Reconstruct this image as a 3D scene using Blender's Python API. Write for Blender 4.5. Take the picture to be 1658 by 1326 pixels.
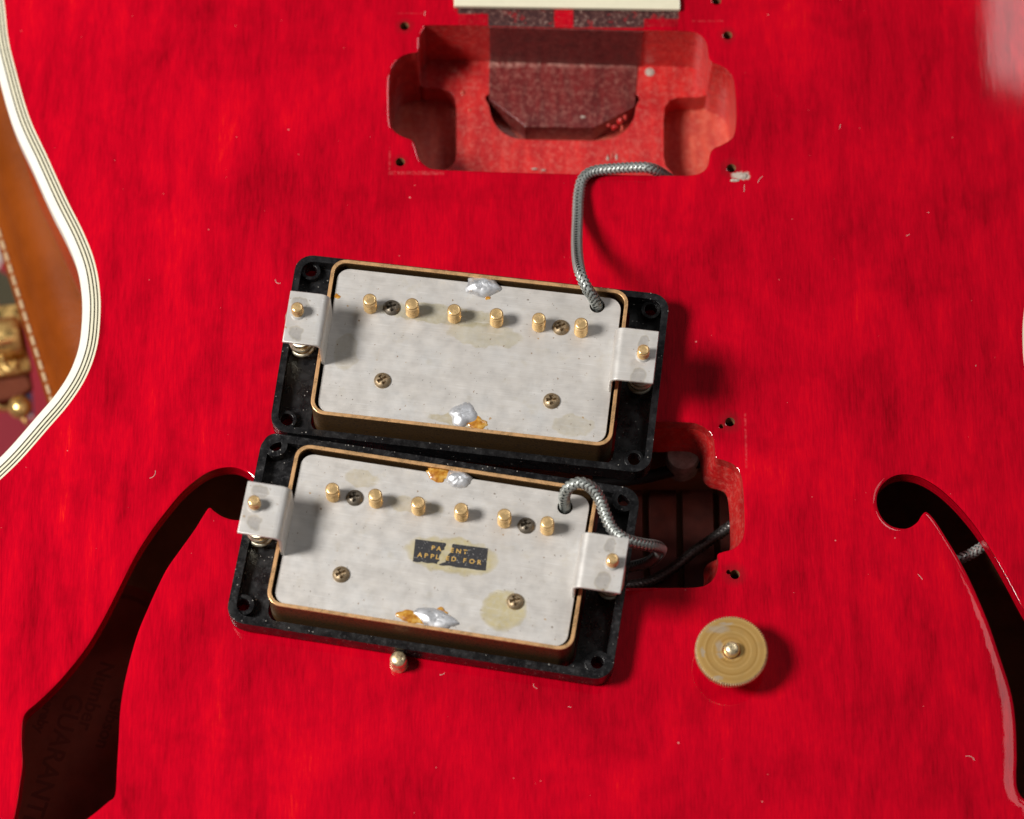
import bpy, bmesh, math, random
from mathutils import Vector, Matrix, noise
from mathutils.geometry import delaunay_2d_cdt, tessellate_polygon

S = 0.001                                   # everything below is written in millimetres
scene = bpy.context.scene
for o in list(bpy.data.objects):
    bpy.data.objects.remove(o)
COL = scene.collection
RND = random.Random(7)

# ------------------------------------------------------------------ camera
TH, FPX, DIST = math.radians(22), 5400.0, 789.0
cam = bpy.data.cameras.new('camera'); camo = bpy.data.objects.new('camera', cam); COL.objects.link(camo)
camo.location = (0, -DIST*math.sin(TH)*S, DIST*math.cos(TH)*S); camo.rotation_euler = (TH, 0, 0)
cam.sensor_fit = 'HORIZONTAL'; cam.sensor_width = 36; cam.lens = 36*FPX/1658
cam.clip_start = 0.05; cam.clip_end = 20
cam.dof.use_dof = True; cam.dof.focus_distance = 0.782; cam.dof.aperture_fstop = 10
scene.camera = camo
# ------------------------------------------------------------------ light
w = bpy.data.worlds.new('World'); scene.world = w; w.use_nodes = True
bg = w.node_tree.nodes['Background']; bg.inputs[0].default_value = (1, .97, .94, 1); bg.inputs[1].default_value = 0.055
def area(name, pos, target, power, size, shape='DISK', size_y=None, col=(1, 1, 1)):
    l = bpy.data.lights.new(name, 'AREA'); l.energy = power; l.shape = shape; l.size = size; l.color = col
    if size_y: l.size_y = size_y
    o = bpy.data.objects.new(name, l); COL.objects.link(o); o.location = pos
    o.rotation_euler = (Vector(target)-Vector(pos)).to_track_quat('-Z', 'Y').to_euler(); return o
area('key_light', (-.70, -.10, .845), (0, 0, 0), 16.0, .31, col=(1, .955, .90))
area('soft_box', (.835, 1.075, 1.3), (.835, 1.075, 0), 5.5, .6, 'RECTANGLE', .57, (1, .98, .97))
area('side_soft_box', (.95, .30, 1.3), (.95, .30, 0), 1.8, .5, 'RECTANGLE', .5, (1, .98, .97))
scene.view_settings.view_transform = 'Standard'; scene.view_settings.look = 'None'
scene.view_settings.exposure = 0.0; scene.view_settings.gamma = 1
scene.render.engine = 'CYCLES'

# ------------------------------------------------------------------ pixel -> place
_F = Vector((0, math.sin(TH), -math.cos(TH))); _U = Vector((0, math.cos(TH), math.sin(TH)))
_C = Vector((0, -DIST*math.sin(TH), DIST*math.cos(TH)))
AX, AY, AR = 13.2, 83.0, math.radians(-1.4)     # the guitar's centre line
def gx(x, y): return (x-AX)*math.cos(-AR)-(y-AY)*math.sin(-AR)
def mirror(p):
    dx, dy = p[0]-AX, p[1]-AY
    u = dx*math.cos(-AR)-dy*math.sin(-AR); v = dx*math.sin(-AR)+dy*math.cos(-AR)
    u = -u
    return Vector((AX+u*math.cos(AR)-v*math.sin(AR), AY+u*math.sin(AR)+v*math.cos(AR)))
def arch(x, y):
    t = max(0, (abs(gx(x, y))-46)/60)
    return -2.3*min(t, 2.2)**2
def P(u, v, z=0.0):
    d = _F+Vector(((u-829)/FPX, 0, 0))-_U*((v-663)/FPX)
    return _C+d*((z-_C.z)/d.z)
def PT(u, v):                               # on the arched top
    z = 0
    for _ in range(5):
        p = P(u, v, z); z = arch(p.x, p.y)
    return p
def zoom(pts, ox, oy, sc): return [(ox+a/sc, oy+b/sc) for a, b in pts]

# ------------------------------------------------------------------ materials
class NT:
    def __init__(s, name):
        s.m = bpy.data.materials.new(name); s.m.use_nodes = True
        s.n = s.m.node_tree.nodes; s.l = s.m.node_tree.links; s.b = s.n['Principled BSDF']
    def add(s, t, **kw):
        n = s.n.new(t)
        for k, v in kw.items():
            if hasattr(n, k): setattr(n, k, v)
            else: s.put(n, k.replace('_', ' '), v)
        return n
    def put(s, n, k, v):
        i = n.inputs[k]
        if hasattr(v, 'links') or isinstance(v, bpy.types.NodeSocket): s.l.new(v, i)
        else:
            if isinstance(v, tuple) and len(v) == 3 and i.type == 'RGBA': v = (*v, 1)
            i.default_value = v
    def coords(s, scale=(1, 1, 1), loc=(0, 0, 0), rot=(0, 0, 0)):
        tc = s.add('ShaderNodeTexCoord'); mp = s.add('ShaderNodeMapping')
        mp.inputs['Scale'].default_value = [c/S for c in scale]; mp.inputs['Location'].default_value = loc
        mp.inputs['Rotation'].default_value = rot
        s.l.new(tc.outputs['Object'], mp.inputs['Vector']); return mp.outputs[0]   # per millimetre
    def noise(s, vec, scale=1.0, detail=3, rough=.55, dist=0):
        n = s.add('ShaderNodeTexNoise'); s.l.new(vec, n.inputs['Vector'])
        for k, v in (('Scale', scale), ('Detail', detail), ('Roughness', rough), ('Distortion', dist)): n.inputs[k].default_value = v
        return n.outputs[0]
    def ramp(s, fac, stops):
        r = s.add('ShaderNodeValToRGB'); s.l.new(fac, r.inputs[0]); e = r.color_ramp.elements
        while len(e) < len(stops): e.new(.5)
        for i, (p, c) in enumerate(stops):
            e[i].position = p; e[i].color = (*c, 1) if isinstance(c, tuple) else (c, c, c, 1)
        return r.outputs[0]
    def math(s, op, a, b=0.0, clamp=False):
        n = s.add('ShaderNodeMath', operation=op); n.use_clamp = clamp
        for i, v in enumerate((a, b)):
            if isinstance(v, (int, float)): n.inputs[i].default_value = v
            else: s.l.new(v, n.inputs[i])
        return n.outputs[0]
    def mix(s, fac, a, b, mode='MIX'):
        n = s.add('ShaderNodeMix', data_type='RGBA', blend_type=mode)
        for i, v in ((0, fac), (6, a), (7, b)):
            if isinstance(v, bpy.types.NodeSocket): s.l.new(v, n.inputs[i])
            else: n.inputs[i].default_value = (*v, 1) if isinstance(v, tuple) else v
        return n.outputs[2]
    def box(s, vec, x0, x1, y0, y1, soft):                 # soft-edged rectangle in mm
        sp = s.add('ShaderNodeSeparateXYZ'); s.l.new(vec, sp.inputs[0]); r = None
        for o, a, b in (('X', x0, x1), ('Y', y0, y1)):
            c, h = (a+b)/2, (b-a)/2
            d = s.math('SUBTRACT', h, s.math('ABSOLUTE', s.math('SUBTRACT', sp.outputs[o], c)))
            m = s.math('DIVIDE', d, soft, True); r = m if r is None else s.math('MULTIPLY', r, m)
        return r
    def ell(s, vec, cx, cy, rx, ry, soft=.3, warp=0, wscale=.3):
        if warp:
            nz = s.add('ShaderNodeTexNoise'); s.l.new(vec, nz.inputs['Vector']); nz.inputs['Scale'].default_value = wscale; nz.inputs['Detail'].default_value = 4
            v1 = s.add('ShaderNodeVectorMath', operation='MULTIPLY_ADD'); s.l.new(nz.outputs['Color'], v1.inputs[0])
            v1.inputs[1].default_value = (warp,)*3; s.l.new(vec, v1.inputs[2])
            v2 = s.add('ShaderNodeVectorMath', operation='SUBTRACT'); s.l.new(v1.outputs[0], v2.inputs[0]); v2.inputs[1].default_value = (warp/2,)*3
            vec = v2.outputs[0]
        mp = s.add('ShaderNodeMapping'); s.l.new(vec, mp.inputs[0])
        mp.inputs['Scale'].default_value = (1/rx, 1/ry, 0); mp.inputs['Location'].default_value = (-cx/rx, -cy/ry, 0)
        ln = s.add('ShaderNodeVectorMath', operation='LENGTH'); s.l.new(mp.outputs[0], ln.inputs[0])
        return s.math('DIVIDE', s.math('SUBTRACT', 1.0, ln.outputs['Value']), soft, True)
    def bump(s, h, strength=.3, dist=.1):
        b = s.add('ShaderNodeBump'); b.inputs['Strength'].default_value = strength; b.inputs['Distance'].default_value = dist*S
        s.l.new(h, b.inputs['Height']); s.l.new(b.outputs[0], s.b.inputs['Normal'])
    def set(s, **kw):
        for k, v in kw.items(): s.put(s.b, k.replace('_', ' '), v)
        return s

def specks(t, vec, scale, thr, keep):
    v = t.add('ShaderNodeTexVoronoi'); t.l.new(vec, v.inputs['Vector']); v.inputs['Scale'].default_value = scale
    sp = t.add('ShaderNodeSeparateColor'); t.l.new(v.outputs['Color'], sp.inputs[0])
    a = t.math('LESS_THAN', v.outputs['Distance'], t.math('MULTIPLY', sp.outputs[1], thr))
    return t.math('MULTIPLY', a, t.math('LESS_THAN', sp.outputs[0], keep))

def red_wood(name, residue=False):
    t = NT(name); v = t.coords()
    fine = t.noise(t.coords((2.4, .20, 1), (0, 0, 0), (0, 0, .03)), 1, 5, .7)
    streak = t.noise(t.coords((.19, .030, 1), (3, 1, 0), (0, 0, .10)), 1, 5, .62, .9)
    blot = t.noise(t.coords((.035, .030, 1), (9, 4, 0)), 1, 4, .6, .5)
    f = t.math('ADD', t.math('ADD', t.math('MULTIPLY', fine, .36), t.math('MULTIPLY', streak, .30)), t.math('MULTIPLY', blot, .40))
    c = t.ramp(f, [(.38, (.25, .0001, .006)), (.47, (.40, .0001, .010)), (.56, (.52, .0002, .0125)), (.65, (.64, .001, .0125)), (.74, (.80, .020, .010))])
    smud = t.ramp(t.noise(t.coords((.055, .08, 1), (5, 7, 0)), 1, 5, .6, .2), [(.54, 0.0), (.82, 1.0)])
    c = t.mix(t.math('MULTIPLY', smud, .42), c, (.17, 0, .004))
    c = t.mix(t.math('MULTIPLY', specks(t, v, .16, .045, .4), .5), c, (.75, .35, .33))
    c = t.mix(t.math('MULTIPLY', specks(t, v, .4, .05, .2), .5), c, (.7, .3, .3))
    if residue:
        a, b = P(738, 13), P(1099, 44)
        nz = t.noise(v, .9, 5, .75)
        grit = t.ramp(nz, [(.44, (.035, .006, .007)), (.58, (.10, .035, .03)), (.74, (.40, .30, .25))])
        m = t.box(v, a.x, b.x+.5, b.y-.6, a.y+4, .8)
        hole = t.noise(v, .35, 3, .6)
        m = t.math('MULTIPLY', m, t.ramp(hole, [(.30, 0.55), (.42, 1.0)]))
        for (u0, u1, va) in ((725, 792, 21), (896, 930, 14), (1041, 1112, 29)):
            q0, q1 = P(u0, va), P(u1, 52)
            k = t.box(v, q0.x, q1.x, q1.y, q0.y, .5); m = t.math('SUBTRACT', m, t.math('MULTIPLY', k, .8), True)
        c = t.mix(m, c, grit)
        rough = t.math('ADD', t.math('MULTIPLY', m, .6), .04)
        t.set(Coat_Roughness=rough)
        for (u, vv, r) in ((655, 42, 2.6), (1178, 57, 2.6), (648, 262, 2.4), (1184, 272, 3.2), (1182, 683, 3.4), (1190, 930, 3.4)):
            p = PT(u, vv); e = t.ell(v, p.x, p.y, r, r, .8, 1.5, .8)
            c = t.mix(t.math('MULTIPLY', e, .55), c, (.10, .01, .012))
        p = P(1200, 284); e = t.ell(v, p.x, p.y, 2.6, 1.3, .3, 2.2, .6); c = t.mix(e, c, (.5, .42, .36))
        # faint outline a ring leaves in the lacquer
        for (u0, v0, u1, v1) in ((628, 236, 634, 282), (628, 276, 720, 284), (640, 20, 690, 23), (1120, 32, 1172, 36), (1206, 668, 1209, 760)):
            q0, q1 = P(min(u0, u1), max(v0, v1)), P(max(u0, u1), min(v0, v1))
            k = t.box(v, q0.x, q1.x, q0.y, q1.y, .35)
            k = t.math('MULTIPLY', k, t.ramp(t.noise(v, 1.2, 4, .7), [(.42, 0.0), (.66, .30)]))
            c = t.mix(k, c, (.62, .16, .16))
    t.set(Base_Color=c, Roughness=.45, Coat_Weight=1.0)
    if not residue: t.set(Coat_Roughness=.05)
    t.put(t.b, 'Specular IOR Level', .0); t.put(t.b, 'Coat IOR', 1.42)
    t.bump(t.noise(t.coords((.5, .09, 1)), 1, 4, .6), .12, .12)
    cn = t.add('ShaderNodeBump'); cn.inputs['Strength'].default_value = .05; cn.inputs['Distance'].default_value = .12*S
    t.l.new(t.noise(t.coords((.8, .10, 1)), 1, 4, .6), cn.inputs['Height']); t.l.new(cn.outputs[0], t.b.inputs['Coat Normal'])
    return t.m
def simple(name, col, rough=.5, metal=0., var=.25, scale=.6, dark=None, coat=0., bump=0., spec=None):
    t = NT(name); v = t.coords()
    n = t.noise(v, scale, 5, .65)
    dk = dark or tuple(c*(1-var) for c in col)
    c = t.ramp(n, [(.33, dk), (.6, col)])
    r = t.ramp(t.noise(v, scale*.7, 4, .6), [(.3, max(0, rough-.12)), (.7, min(1, rough+.12))])
    t.set(Base_Color=c, Roughness=r, Metallic=metal)
    if coat: t.set(Coat_Weight=coat, Coat_Roughness=.08)
    if spec is not None: t.put(t.b, 'Specular IOR Level', spec)
    if bump: t.bump(n, bump, .1)
    return t.m
M = {}
M['red'] = red_wood('cherry lacquered top', True)
M['red_plain'] = red_wood('cherry lacquered side')
M['cavity'] = simple('raw red stained wood', (.50, .055, .05), .6, 0, .5, .25, (.36, .02, .022), .15, .3)
def dusty(name, a, b, dust, amt):
    t = NT(name); v = t.coords(); n = t.noise(t.coords((.5, .12, .3)), 1, 4, .6)
    c = t.ramp(n, [(.35, a), (.65, b)])
    d = t.ramp(t.noise(v, .8, 7, .82), [(.48, 0.0), (.70, 1.0)])
    rt = t.ramp(t.noise(t.coords((.04, .04, 2.2)), 1, 4, .7), [(.35, .72), (.6, 1.0)]); c = t.mix(.7, c, rt, 'MULTIPLY')
    c = t.mix(t.math('MULTIPLY', d, amt), c, dust)
    if name.startswith('dark'):
        y = P(900, 97, -19).y; k = t.box(v, -20, 60, y-2.6, y+.9, 1.2)
        k = t.math('MULTIPLY', k, t.ramp(t.noise(v, .7, 5, .75), [(.40, 0.0), (.62, .8)])); c = t.mix(k, c, (.62, .34, .28))
    t.set(Base_Color=c, Roughness=.42, Coat_Weight=.5, Coat_Roughness=.18); t.bump(t.noise(v, 1.4, 4, .7), .5, .15); return t.m
M['cavity'] = dusty('red stained routed wood', (.46, .006, .010), (.66, .022, .020), (.68, .27, .21), .45)
M['pocket'] = dusty('bare routed wood', (.50, .045, .035), (.68, .10, .06), (.72, .36, .24), .4)
M['tenon'] = dusty('dark stained tenon', (.10, .006, .007), (.20, .016, .016), (.55, .26, .21), .45)
M['heel'] = dusty('sawn tenon face', (.085, .006, .007), (.16, .013, .014), (.42, .16, .13), .3)
M['cream'] = simple('aged cream celluloid', (.80, .76, .58), .35, 0, .06, .3, None, .5)
M['white'] = simple('white celluloid', (.88, .86, .76), .3, 0, .04, .3, None, .6)
M['blackply'] = simple('black celluloid line', (.035, .03, .012), .35, 0, .2)
M['ebony'] = simple('dark fingerboard', (.02, .014, .012), .4, 0, .3)
M['backwood'] = simple('bare brown inside', (.40, .17, .075), .65, 0, .35, .08)
M['board'] = simple('reddish brown board', (.13, .022, .014), .45, 0, .5, .2)
M['paper'] = simple('orange paper', (.46, .07, .035), .7, 0, .2, .2)
M['ink'] = simple('black ink', (.28, .04, .02), .7, 0, .1)
M['holewood'] = simple('hole wall wood', (.30, .14, .06), .7, 0, .7, 1.5)
M['putty'] = simple('grey putty', (.5, .42, .36), .7, 0, .4, 1.2)

def plastic(name, scuff):
    t = NT(name); v = t.coords()
    s = t.ramp(t.noise(t.coords((.9, .9, .9)), 1, 6, .75), [(.52, 0.0), (.75, 1.0)])
    c = t.mix(t.math('MULTIPLY', s, scuff), (.006, .006, .007), (.075, .075, .08))
    d = specks(t, v, 1.1, .22, .35); c = t.mix(t.math('MULTIPLY', d, .6), c, (.42, .40, .37))
    d = specks(t, v, .5, .10, .5); c = t.mix(t.math('MULTIPLY', d, .7), c, (.5, .48, .45))
    r = t.ramp(t.noise(v, .35, 4, .6), [(.35, .18), (.65, .45)])
    t.set(Base_Color=c, Roughness=r); t.bump(t.noise(v, 1.5, 4, .7), .15, .1); return t.m
M['plastic'] = plastic('black ring plastic', .35)
M['plastic_cut'] = plastic('scuffed black ring plastic', .75)

def gold(name, col, dirt, rough=.3, amt=.5, sc=1.4, metal=.92):
    t = NT(name); v = t.coords()
    d = t.ramp(t.noise(v, sc, 6, .75), [(.42, 0.0), (.66, 1.0)])
    c = t.mix(t.math('MULTIPLY', d, amt), col, dirt)
    r = t.math('ADD', t.math('MULTIPLY', d, .3), rough)
    t.set(Base_Color=c, Roughness=r, Metallic=t.math('SUBTRACT', metal, t.math('MULTIPLY', d, metal*.4))); t.bump(t.noise(v, 1.2, 3, .5), .10, .05); return t.m
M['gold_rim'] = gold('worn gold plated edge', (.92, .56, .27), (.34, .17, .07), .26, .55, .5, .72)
M['gold_side'] = gold('dark mottled gold wall', (.22, .12, .045), (.022, .013, .009), .40, .95, 1.6, .7)  # much darker than the rim, mottled almost to black
M['pole'] = gold('gold plated screw', (.98, .68, .33), (.58, .35, .14), .18, .3, .35, .68)
M['groove'] = gold('dark thread groove', (.50, .30, .12), (.12, .07, .03), .35, .6, 1.0, .8)  # darker gold that sets the grooves off from the thread
M['post'] = gold('bright gold post', (.95, .80, .52), (.60, .40, .18), .26, .45, .9)
M['bronze'] = gold('tarnished screw', (.42, .32, .20), (.10, .07, .05), .4, .6)
M['darkscrew'] = gold('dark tarnished screw', (.22, .19, .15), (.05, .04, .035), .42, .6)
M['solder'] = gold('solder', (.70, .72, .76), (.34, .35, .38), .36, .6, .5, .75)
M['spring'] = gold('pale spring steel', (.72, .68, .55), (.4, .36, .25), .3, .4)
M['braid'] = gold('tinned braid', (.50, .53, .51), (.13, .145, .145), .42, .55, .8, .75)
M['braid_dark'] = gold('dark grey braid', (.34, .32, .31), (.10, .09, .09), .4, .5, .8)  # darker version of the braid colour
M['core'] = simple('dark cable core', (.03, .035, .035), .6)
M['blackcable'] = simple('black cloth cable', (.012, .012, .012), .6)
M['greycan'] = simple('dull grey metal', (.40, .36, .32), .55, .3, .5, .5)
def flux():
    t = NT('amber flux'); v = t.coords()
    c = t.ramp(t.noise(v, .8, 4, .6), [(.35, (.30, .10, .012)), (.55, (.55, .27, .04)), (.7, (.66, .45, .14))])
    t.set(Base_Color=c, Roughness=.22, Coat_Weight=.6); return t.m
M['flux'] = flux()
def nickel(name, stains, edge):
    t = NT(name); v = t.coords()
    n = t.noise(v, .10, 4, .6); c = t.ramp(n, [(.30, (.625, .60, .57)), (.5, (.65, .63, .605)), (.70, (.655, .65, .64))])
    br = t.noise(t.coords((.05, 4.5, 1)), 1, 4, .7); c = t.mix(.10, c, t.ramp(br, [(.4, .25), (.6, .85)]), 'OVERLAY')
    blur = t.noise(v, .22, 5, .7)
    c = t.mix(t.math('MULTIPLY', t.ramp(blur, [(.56, 0.0), (.76, 1.0)]), .32), c, (.50, .43, .28))
    for (cx, cy, rx, ry, col, amt, wp) in stains:
        e = t.ell(v, cx, cy, rx, ry, .22, wp, .35)
        rim = t.math('MULTIPLY', e, t.math('SUBTRACT', 1.0, t.ell(v, cx, cy, rx*.93, ry*.9, .18, wp, .35)))
        nn = t.ramp(t.noise(v, .9, 5, .7), [(.30, .55), (.6, 1.0)])
        c = t.mix(t.math('MULTIPLY', t.math('MULTIPLY', e, nn), amt), c, col)
        c = t.mix(t.math('MULTIPLY', rim, amt*.5), c, (.42, .33, .10))
    for sc, th, kp, col, am in ((.50, .13, .32, (.14, .09, .05), .75), (.9, .18, .30, (.25, .14, .06), .8), (1.6, .2, .14, (.08, .06, .05), .7), (.33, .10, .35, (.45, .25, .06), .7)):
        nz = t.add('ShaderNodeVectorMath', operation='ADD'); t.l.new(v, nz.inputs[0])
        nn = t.add('ShaderNodeTexNoise'); t.l.new(v, nn.inputs['Vector']); nn.inputs['Scale'].default_value = 2.2
        sc_ = t.add('ShaderNodeVectorMath', operation='SCALE'); t.l.new(nn.outputs['Color'], sc_.inputs[0]); sc_.inputs['Scale'].default_value = .7
        t.l.new(sc_.outputs[0], nz.inputs[1])
        c = t.mix(t.math('MULTIPLY', specks(t, nz.outputs[0], sc, th, kp), am), c, col)
    scr = t.ramp(t.noise(t.coords((.12, 2.6, 1), (0, 0, 0), (0, 0, .9)), 1, 2, .5), [(.66, 0.0), (.70, 1.0)])
    c = t.mix(t.math('MULTIPLY', scr, .3), c, (.88, .88, .88))
    r = t.ramp(t.noise(v, .3, 4, .6), [(.3, .36), (.7, .54)])
    t.set(Base_Color=c, Roughness=r, Metallic=.45); t.bump(br, .06, .05); return t.m
GLUE = (.58, .50, .27)
M['nickel1'] = nickel('dull nickel plate', [(-8, 9, 17, 2.6, (.47, .43, .29), .8, 3), (3, 5, 9, 3.2, (.52, .48, .34), .6, 4), (-1, -17, 7, 1.6, (.50, .42, .24), .7, 3), (26, -15, 5, 3, (.54, .49, .38), .6, 3), (-29, -3, 3, 5, (.50, .45, .36), .5, 3)], 0)
M['nickel2'] = nickel('stained nickel plate', [(4.5, -1.2, 11.5, 4.6, GLUE, .9, 3.5), (18.3, -12.2, 5.3, 5.2, GLUE, .9, 2.5), (-6, 9.5, 7, 2, (.52, .44, .28), .6, 3), (-19, 14, 4, 2.2, (.55, .48, .33), .6, 3)], 0)
M['nickel_leg'] = nickel('bright nickel leg', [(-40, 3, 2.2, 1.6, (.36, .34, .32), .7, 3), (-40, -4.5, 1.6, 2.0, (.36, .34, .32), .7, 3), (40, 4, 1.2, 2.0, (.36, .34, .32), .7, 2), (39.5, -4.5, 2.0, 2.2, (.36, .34, .32), .7, 2)], 0)
def brass_disc():
    t = NT('lathe turned brass'); v = t.coords()
    ln = t.add('ShaderNodeVectorMath', operation='LENGTH'); t.l.new(v, ln.inputs[0])
    cb = t.add('ShaderNodeCombineXYZ'); t.l.new(ln.outputs['Value'], cb.inputs[0])
    rings = t.noise(cb.outputs[0], 1.7, 3, .6)
    c = t.ramp(rings, [(.34, (.54, .30, .08)), (.5, (.68, .41, .13)), (.66, (.80, .53, .20))])
    n = t.noise(v, .35, 4, .6); c = t.mix(t.math('MULTIPLY', t.ramp(n, [(.5, 0.0), (.7, 1.0)]), .4), c, (.55, .35, .13))
    for a in ((-2.9, 1, 1.0, 1.7), (-2.6, -1.2, 1.1, .9), (-3, 5, 3, 1.3), (-1, 6.3, 2.0, .6), (-6.5, -.5, .5, 1.6), (-3.5, -6.5, 1.6, .6)):
        e = t.ell(v, *a, .5, 1.6, .8); c = t.mix(t.math('MULTIPLY', e, .5), c, (.60, .57, .52))
    t.set(Base_Color=c, Roughness=.36, Metallic=.66); t.bump(rings, .5, .10); return t.m
M['disc'] = brass_disc()
M['knurl'] = simple('knurled brass edge', (.78, .62, .36), .38, .45, .5, 1.5)
def sticker_mat():
    t = NT('black foil decal'); v = t.coords()
    d = specks(t, v, 2.4, .26, .32); n = t.ramp(t.noise(v, 2.2, 5, .8), [(.60, 0.0), (.70, 1.0)])
    c = t.mix(t.math('MAXIMUM', d, t.math('MULTIPLY', n, .7)), (.022, .022, .026), (.5, .49, .48))
    t.set(Base_Color=c, Roughness=.55); return t.m
M['sticker'] = sticker_mat()
M['foil'] = gold('gold foil print', (.86, .55, .16), (.4, .25, .08), .4, .4, 2.5)
def leather(name, a, b):
    t = NT(name); v = t.coords(); n = t.noise(v, .06, 5, .6)
    c = t.ramp(n, [(.35, a), (.62, b)])
    c = t.mix(t.math('MULTIPLY', t.ramp(t.noise(v, .5, 4, .7), [(.6, 0.0), (.75, 1.0)]), .35), c, tuple(x*.55 for x in a))
    t.put(t.b, 'Specular IOR Level', .12); t.set(Base_Color=c, Roughness=.42); t.bump(t.noise(v, 1.0, 4, .7), .5, .3); return t.m
M['leather'] = leather('tan leather', (.19, .040, .003), (.25, .055, .005))
M['leather_dark'] = leather('dark brown leather', (.10, .025, .012), (.15, .04, .02))
M['thread'] = simple('pale waxed thread', (.60, .45, .26), .7)
M['latchbrass'] = gold('polished brass latch', (.80, .56, .20), (.35, .2, .07), .2, .3, .3)
def rug():
    t = NT('patterned rug'); v = t.coords((1, 1, 1))
    vo = t.add('ShaderNodeTexVoronoi'); t.l.new(v, vo.inputs['Vector']); vo.inputs['Scale'].default_value = .085
    sp = t.add('ShaderNodeSeparateColor'); t.l.new(vo.outputs['Color'], sp.inputs[0])
    r = t.add('ShaderNodeValToRGB'); t.l.new(sp.outputs[0], r.inputs[0]); r.color_ramp.interpolation = 'CONSTANT'
    e = r.color_ramp.elements
    cols = [(0, (.30, .015, .03)), (.4, (.02, .025, .06)), (.62, (.45, .42, .40)), (.74, (.06, .055, .03)), (.86, (.26, .02, .035))]
    while len(e) < len(cols): e.new(.5)
    for i, (p, c) in enumerate(cols): e[i].position = p; e[i].color = (*c, 1)
    t.set(Base_Color=r.outputs[0], Roughness=.9); t.bump(t.noise(v, 1.5, 4, .7), .8, .6); return t.m
M['rug'] = rug()
M['lint'] = simple('pale lint', (.75, .6, .55), .8)

# ------------------------------------------------------------------ mesh helpers
def obj(name, verts, faces, mat, parent=None, smooth=None, bevel=0, loc=None, rotz=0):
    me = bpy.data.meshes.new(name)
    me.from_pydata([tuple(c*S for c in v) for v in verts], [], faces); me.validate(); me.update()
    if isinstance(mat, str): mat = [mat]
    for m in mat: me.materials.append(M[m])
    o = bpy.data.objects.new(name, me); COL.objects.link(o); o.parent = parent
    if smooth is not None:
        me.shade_smooth(); me.set_sharp_from_angle(angle=math.radians(smooth))
    if loc is not None: o.location = [c*S for c in loc]
    o.rotation_euler.z = rotz
    if bevel:
        b = o.modifiers.new('soft edges', 'BEVEL'); b.width = bevel*S; b.segments = 3; b.limit_method = 'ANGLE'; b.angle_limit = math.radians(50)
        b.harden_normals = False
    return o
def tag(o, label=None, cat=None, group=None, kind=None):
    for k, v in (('label', label), ('category', cat), ('group', group), ('kind', kind)):
        if v: o[k] = v
    return o
def empty(name, loc=(0, 0, 0), rotz=0):
    o = bpy.data.objects.new(name, None); COL.objects.link(o); o.location = [c*S for c in loc]; o.rotation_euler.z = rotz
    o.empty_display_size = .01; return o
def rr(w, h, r, cx=0, cy=0, n=6):
    out = []
    for sx, sy, a0 in ((1, 1, 0), (-1, 1, 90), (-1, -1, 180), (1, -1, 270)):
        for i in range(n+1):
            a = math.radians(a0+90*i/n)
            out.append((cx+sx*(w/2-r)+r*math.cos(a), cy+sy*(h/2-r)+r*math.sin(a)))
    return out
def circ(cx, cy, r, n=20): return [(cx+r*math.cos(2*math.pi*i/n), cy+r*math.sin(2*math.pi*i/n)) for i in range(n)]
def catmull(pts, closed=True, n=6):
    pts = [Vector(p) for p in pts]; L = len(pts); out = []
    for i in range(L if closed else L-1):
        g = lambda k: pts[k % L] if closed else pts[max(0, min(L-1, k))]
        a, b, c, d = g(i-1), g(i), g(i+1), g(i+2)
        for k in range(n):
            t = k/n
            out.append(.5*((2*b)+(c-a)*t+(2*a-5*b+4*c-d)*t*t+(3*b-a-3*c+d)*t**3))
    if not closed: out.append(pts[-1])
    return out
def area2(c): return sum(c[i][0]*c[(i+1) % len(c)][1]-c[(i+1) % len(c)][0]*c[i][1] for i in range(len(c)))/2
def ccw(c): return c if area2(c) > 0 else list(reversed(c))
def offset(c, d):                           # outward for d > 0
    c = ccw([Vector((p[0], p[1])) for p in c]); n = len(c); out = []
    for i in range(n):
        t = (c[(i+1) % n]-c[i-1]);  t.normalize()
        out.append(Vector((c[i].x+t.y*d, c[i].y-t.x*d)))
    return out
def prism(contour, holes, z0, z1, top=True, bottom=True):
    loops = [ccw([(p[0], p[1]) for p in contour])]+[list(reversed(ccw([(p[0], p[1]) for p in h]))) for h in holes]
    V, F = [], []
    flat = [p for l in loops for p in l]; n = len(flat)
    za = z0 if callable(z0) else (lambda x, y: z0); zb = z1 if callable(z1) else (lambda x, y: z1)
    V = [(p[0], p[1], za(*p)) for p in flat]+[(p[0], p[1], zb(*p)) for p in flat]
    tri = tessellate_polygon([[Vector((p[0], p[1], 0)) for p in l] for l in loops])
    for t in tri:
        a, b, c = [Vector(flat[i]) for i in t]
        if (b-a).cross(c-a) < 0: t = (t[0], t[2], t[1])
        if top: F.append(tuple(i+n for i in t))
        if bottom: F.append(tuple(reversed(t)))
    s = 0
    for l in loops:
        m = len(l)
        for i in range(m):
            a, b = s+i, s+(i+1) % m
            F.append((a, b, b+n, a+n))
        s += m
    return V, F
def join(*parts):
    V, F = [], []
    for v, f in parts:
        k = len(V); V += v; F += [tuple(i+k for i in q) for q in f]
    return V, F
def lathe(prof, n=24, cx=0, cy=0, cap=True):
    V, F = [], []
    for r, z in prof:
        for i in range(n):
            a = 2*math.pi*i/n; V.append((cx+r*math.cos(a), cy+r*math.sin(a), z))
    for j in range(len(prof)-1):
        for i in range(n):
            k = (i+1) % n; F.append((j*n+i, j*n+k, (j+1)*n+k, (j+1)*n+i))
    if cap: F.append(tuple(range((len(prof)-1)*n, len(prof)*n))); F.append(tuple(reversed(range(n))))
    return V, F
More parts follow.
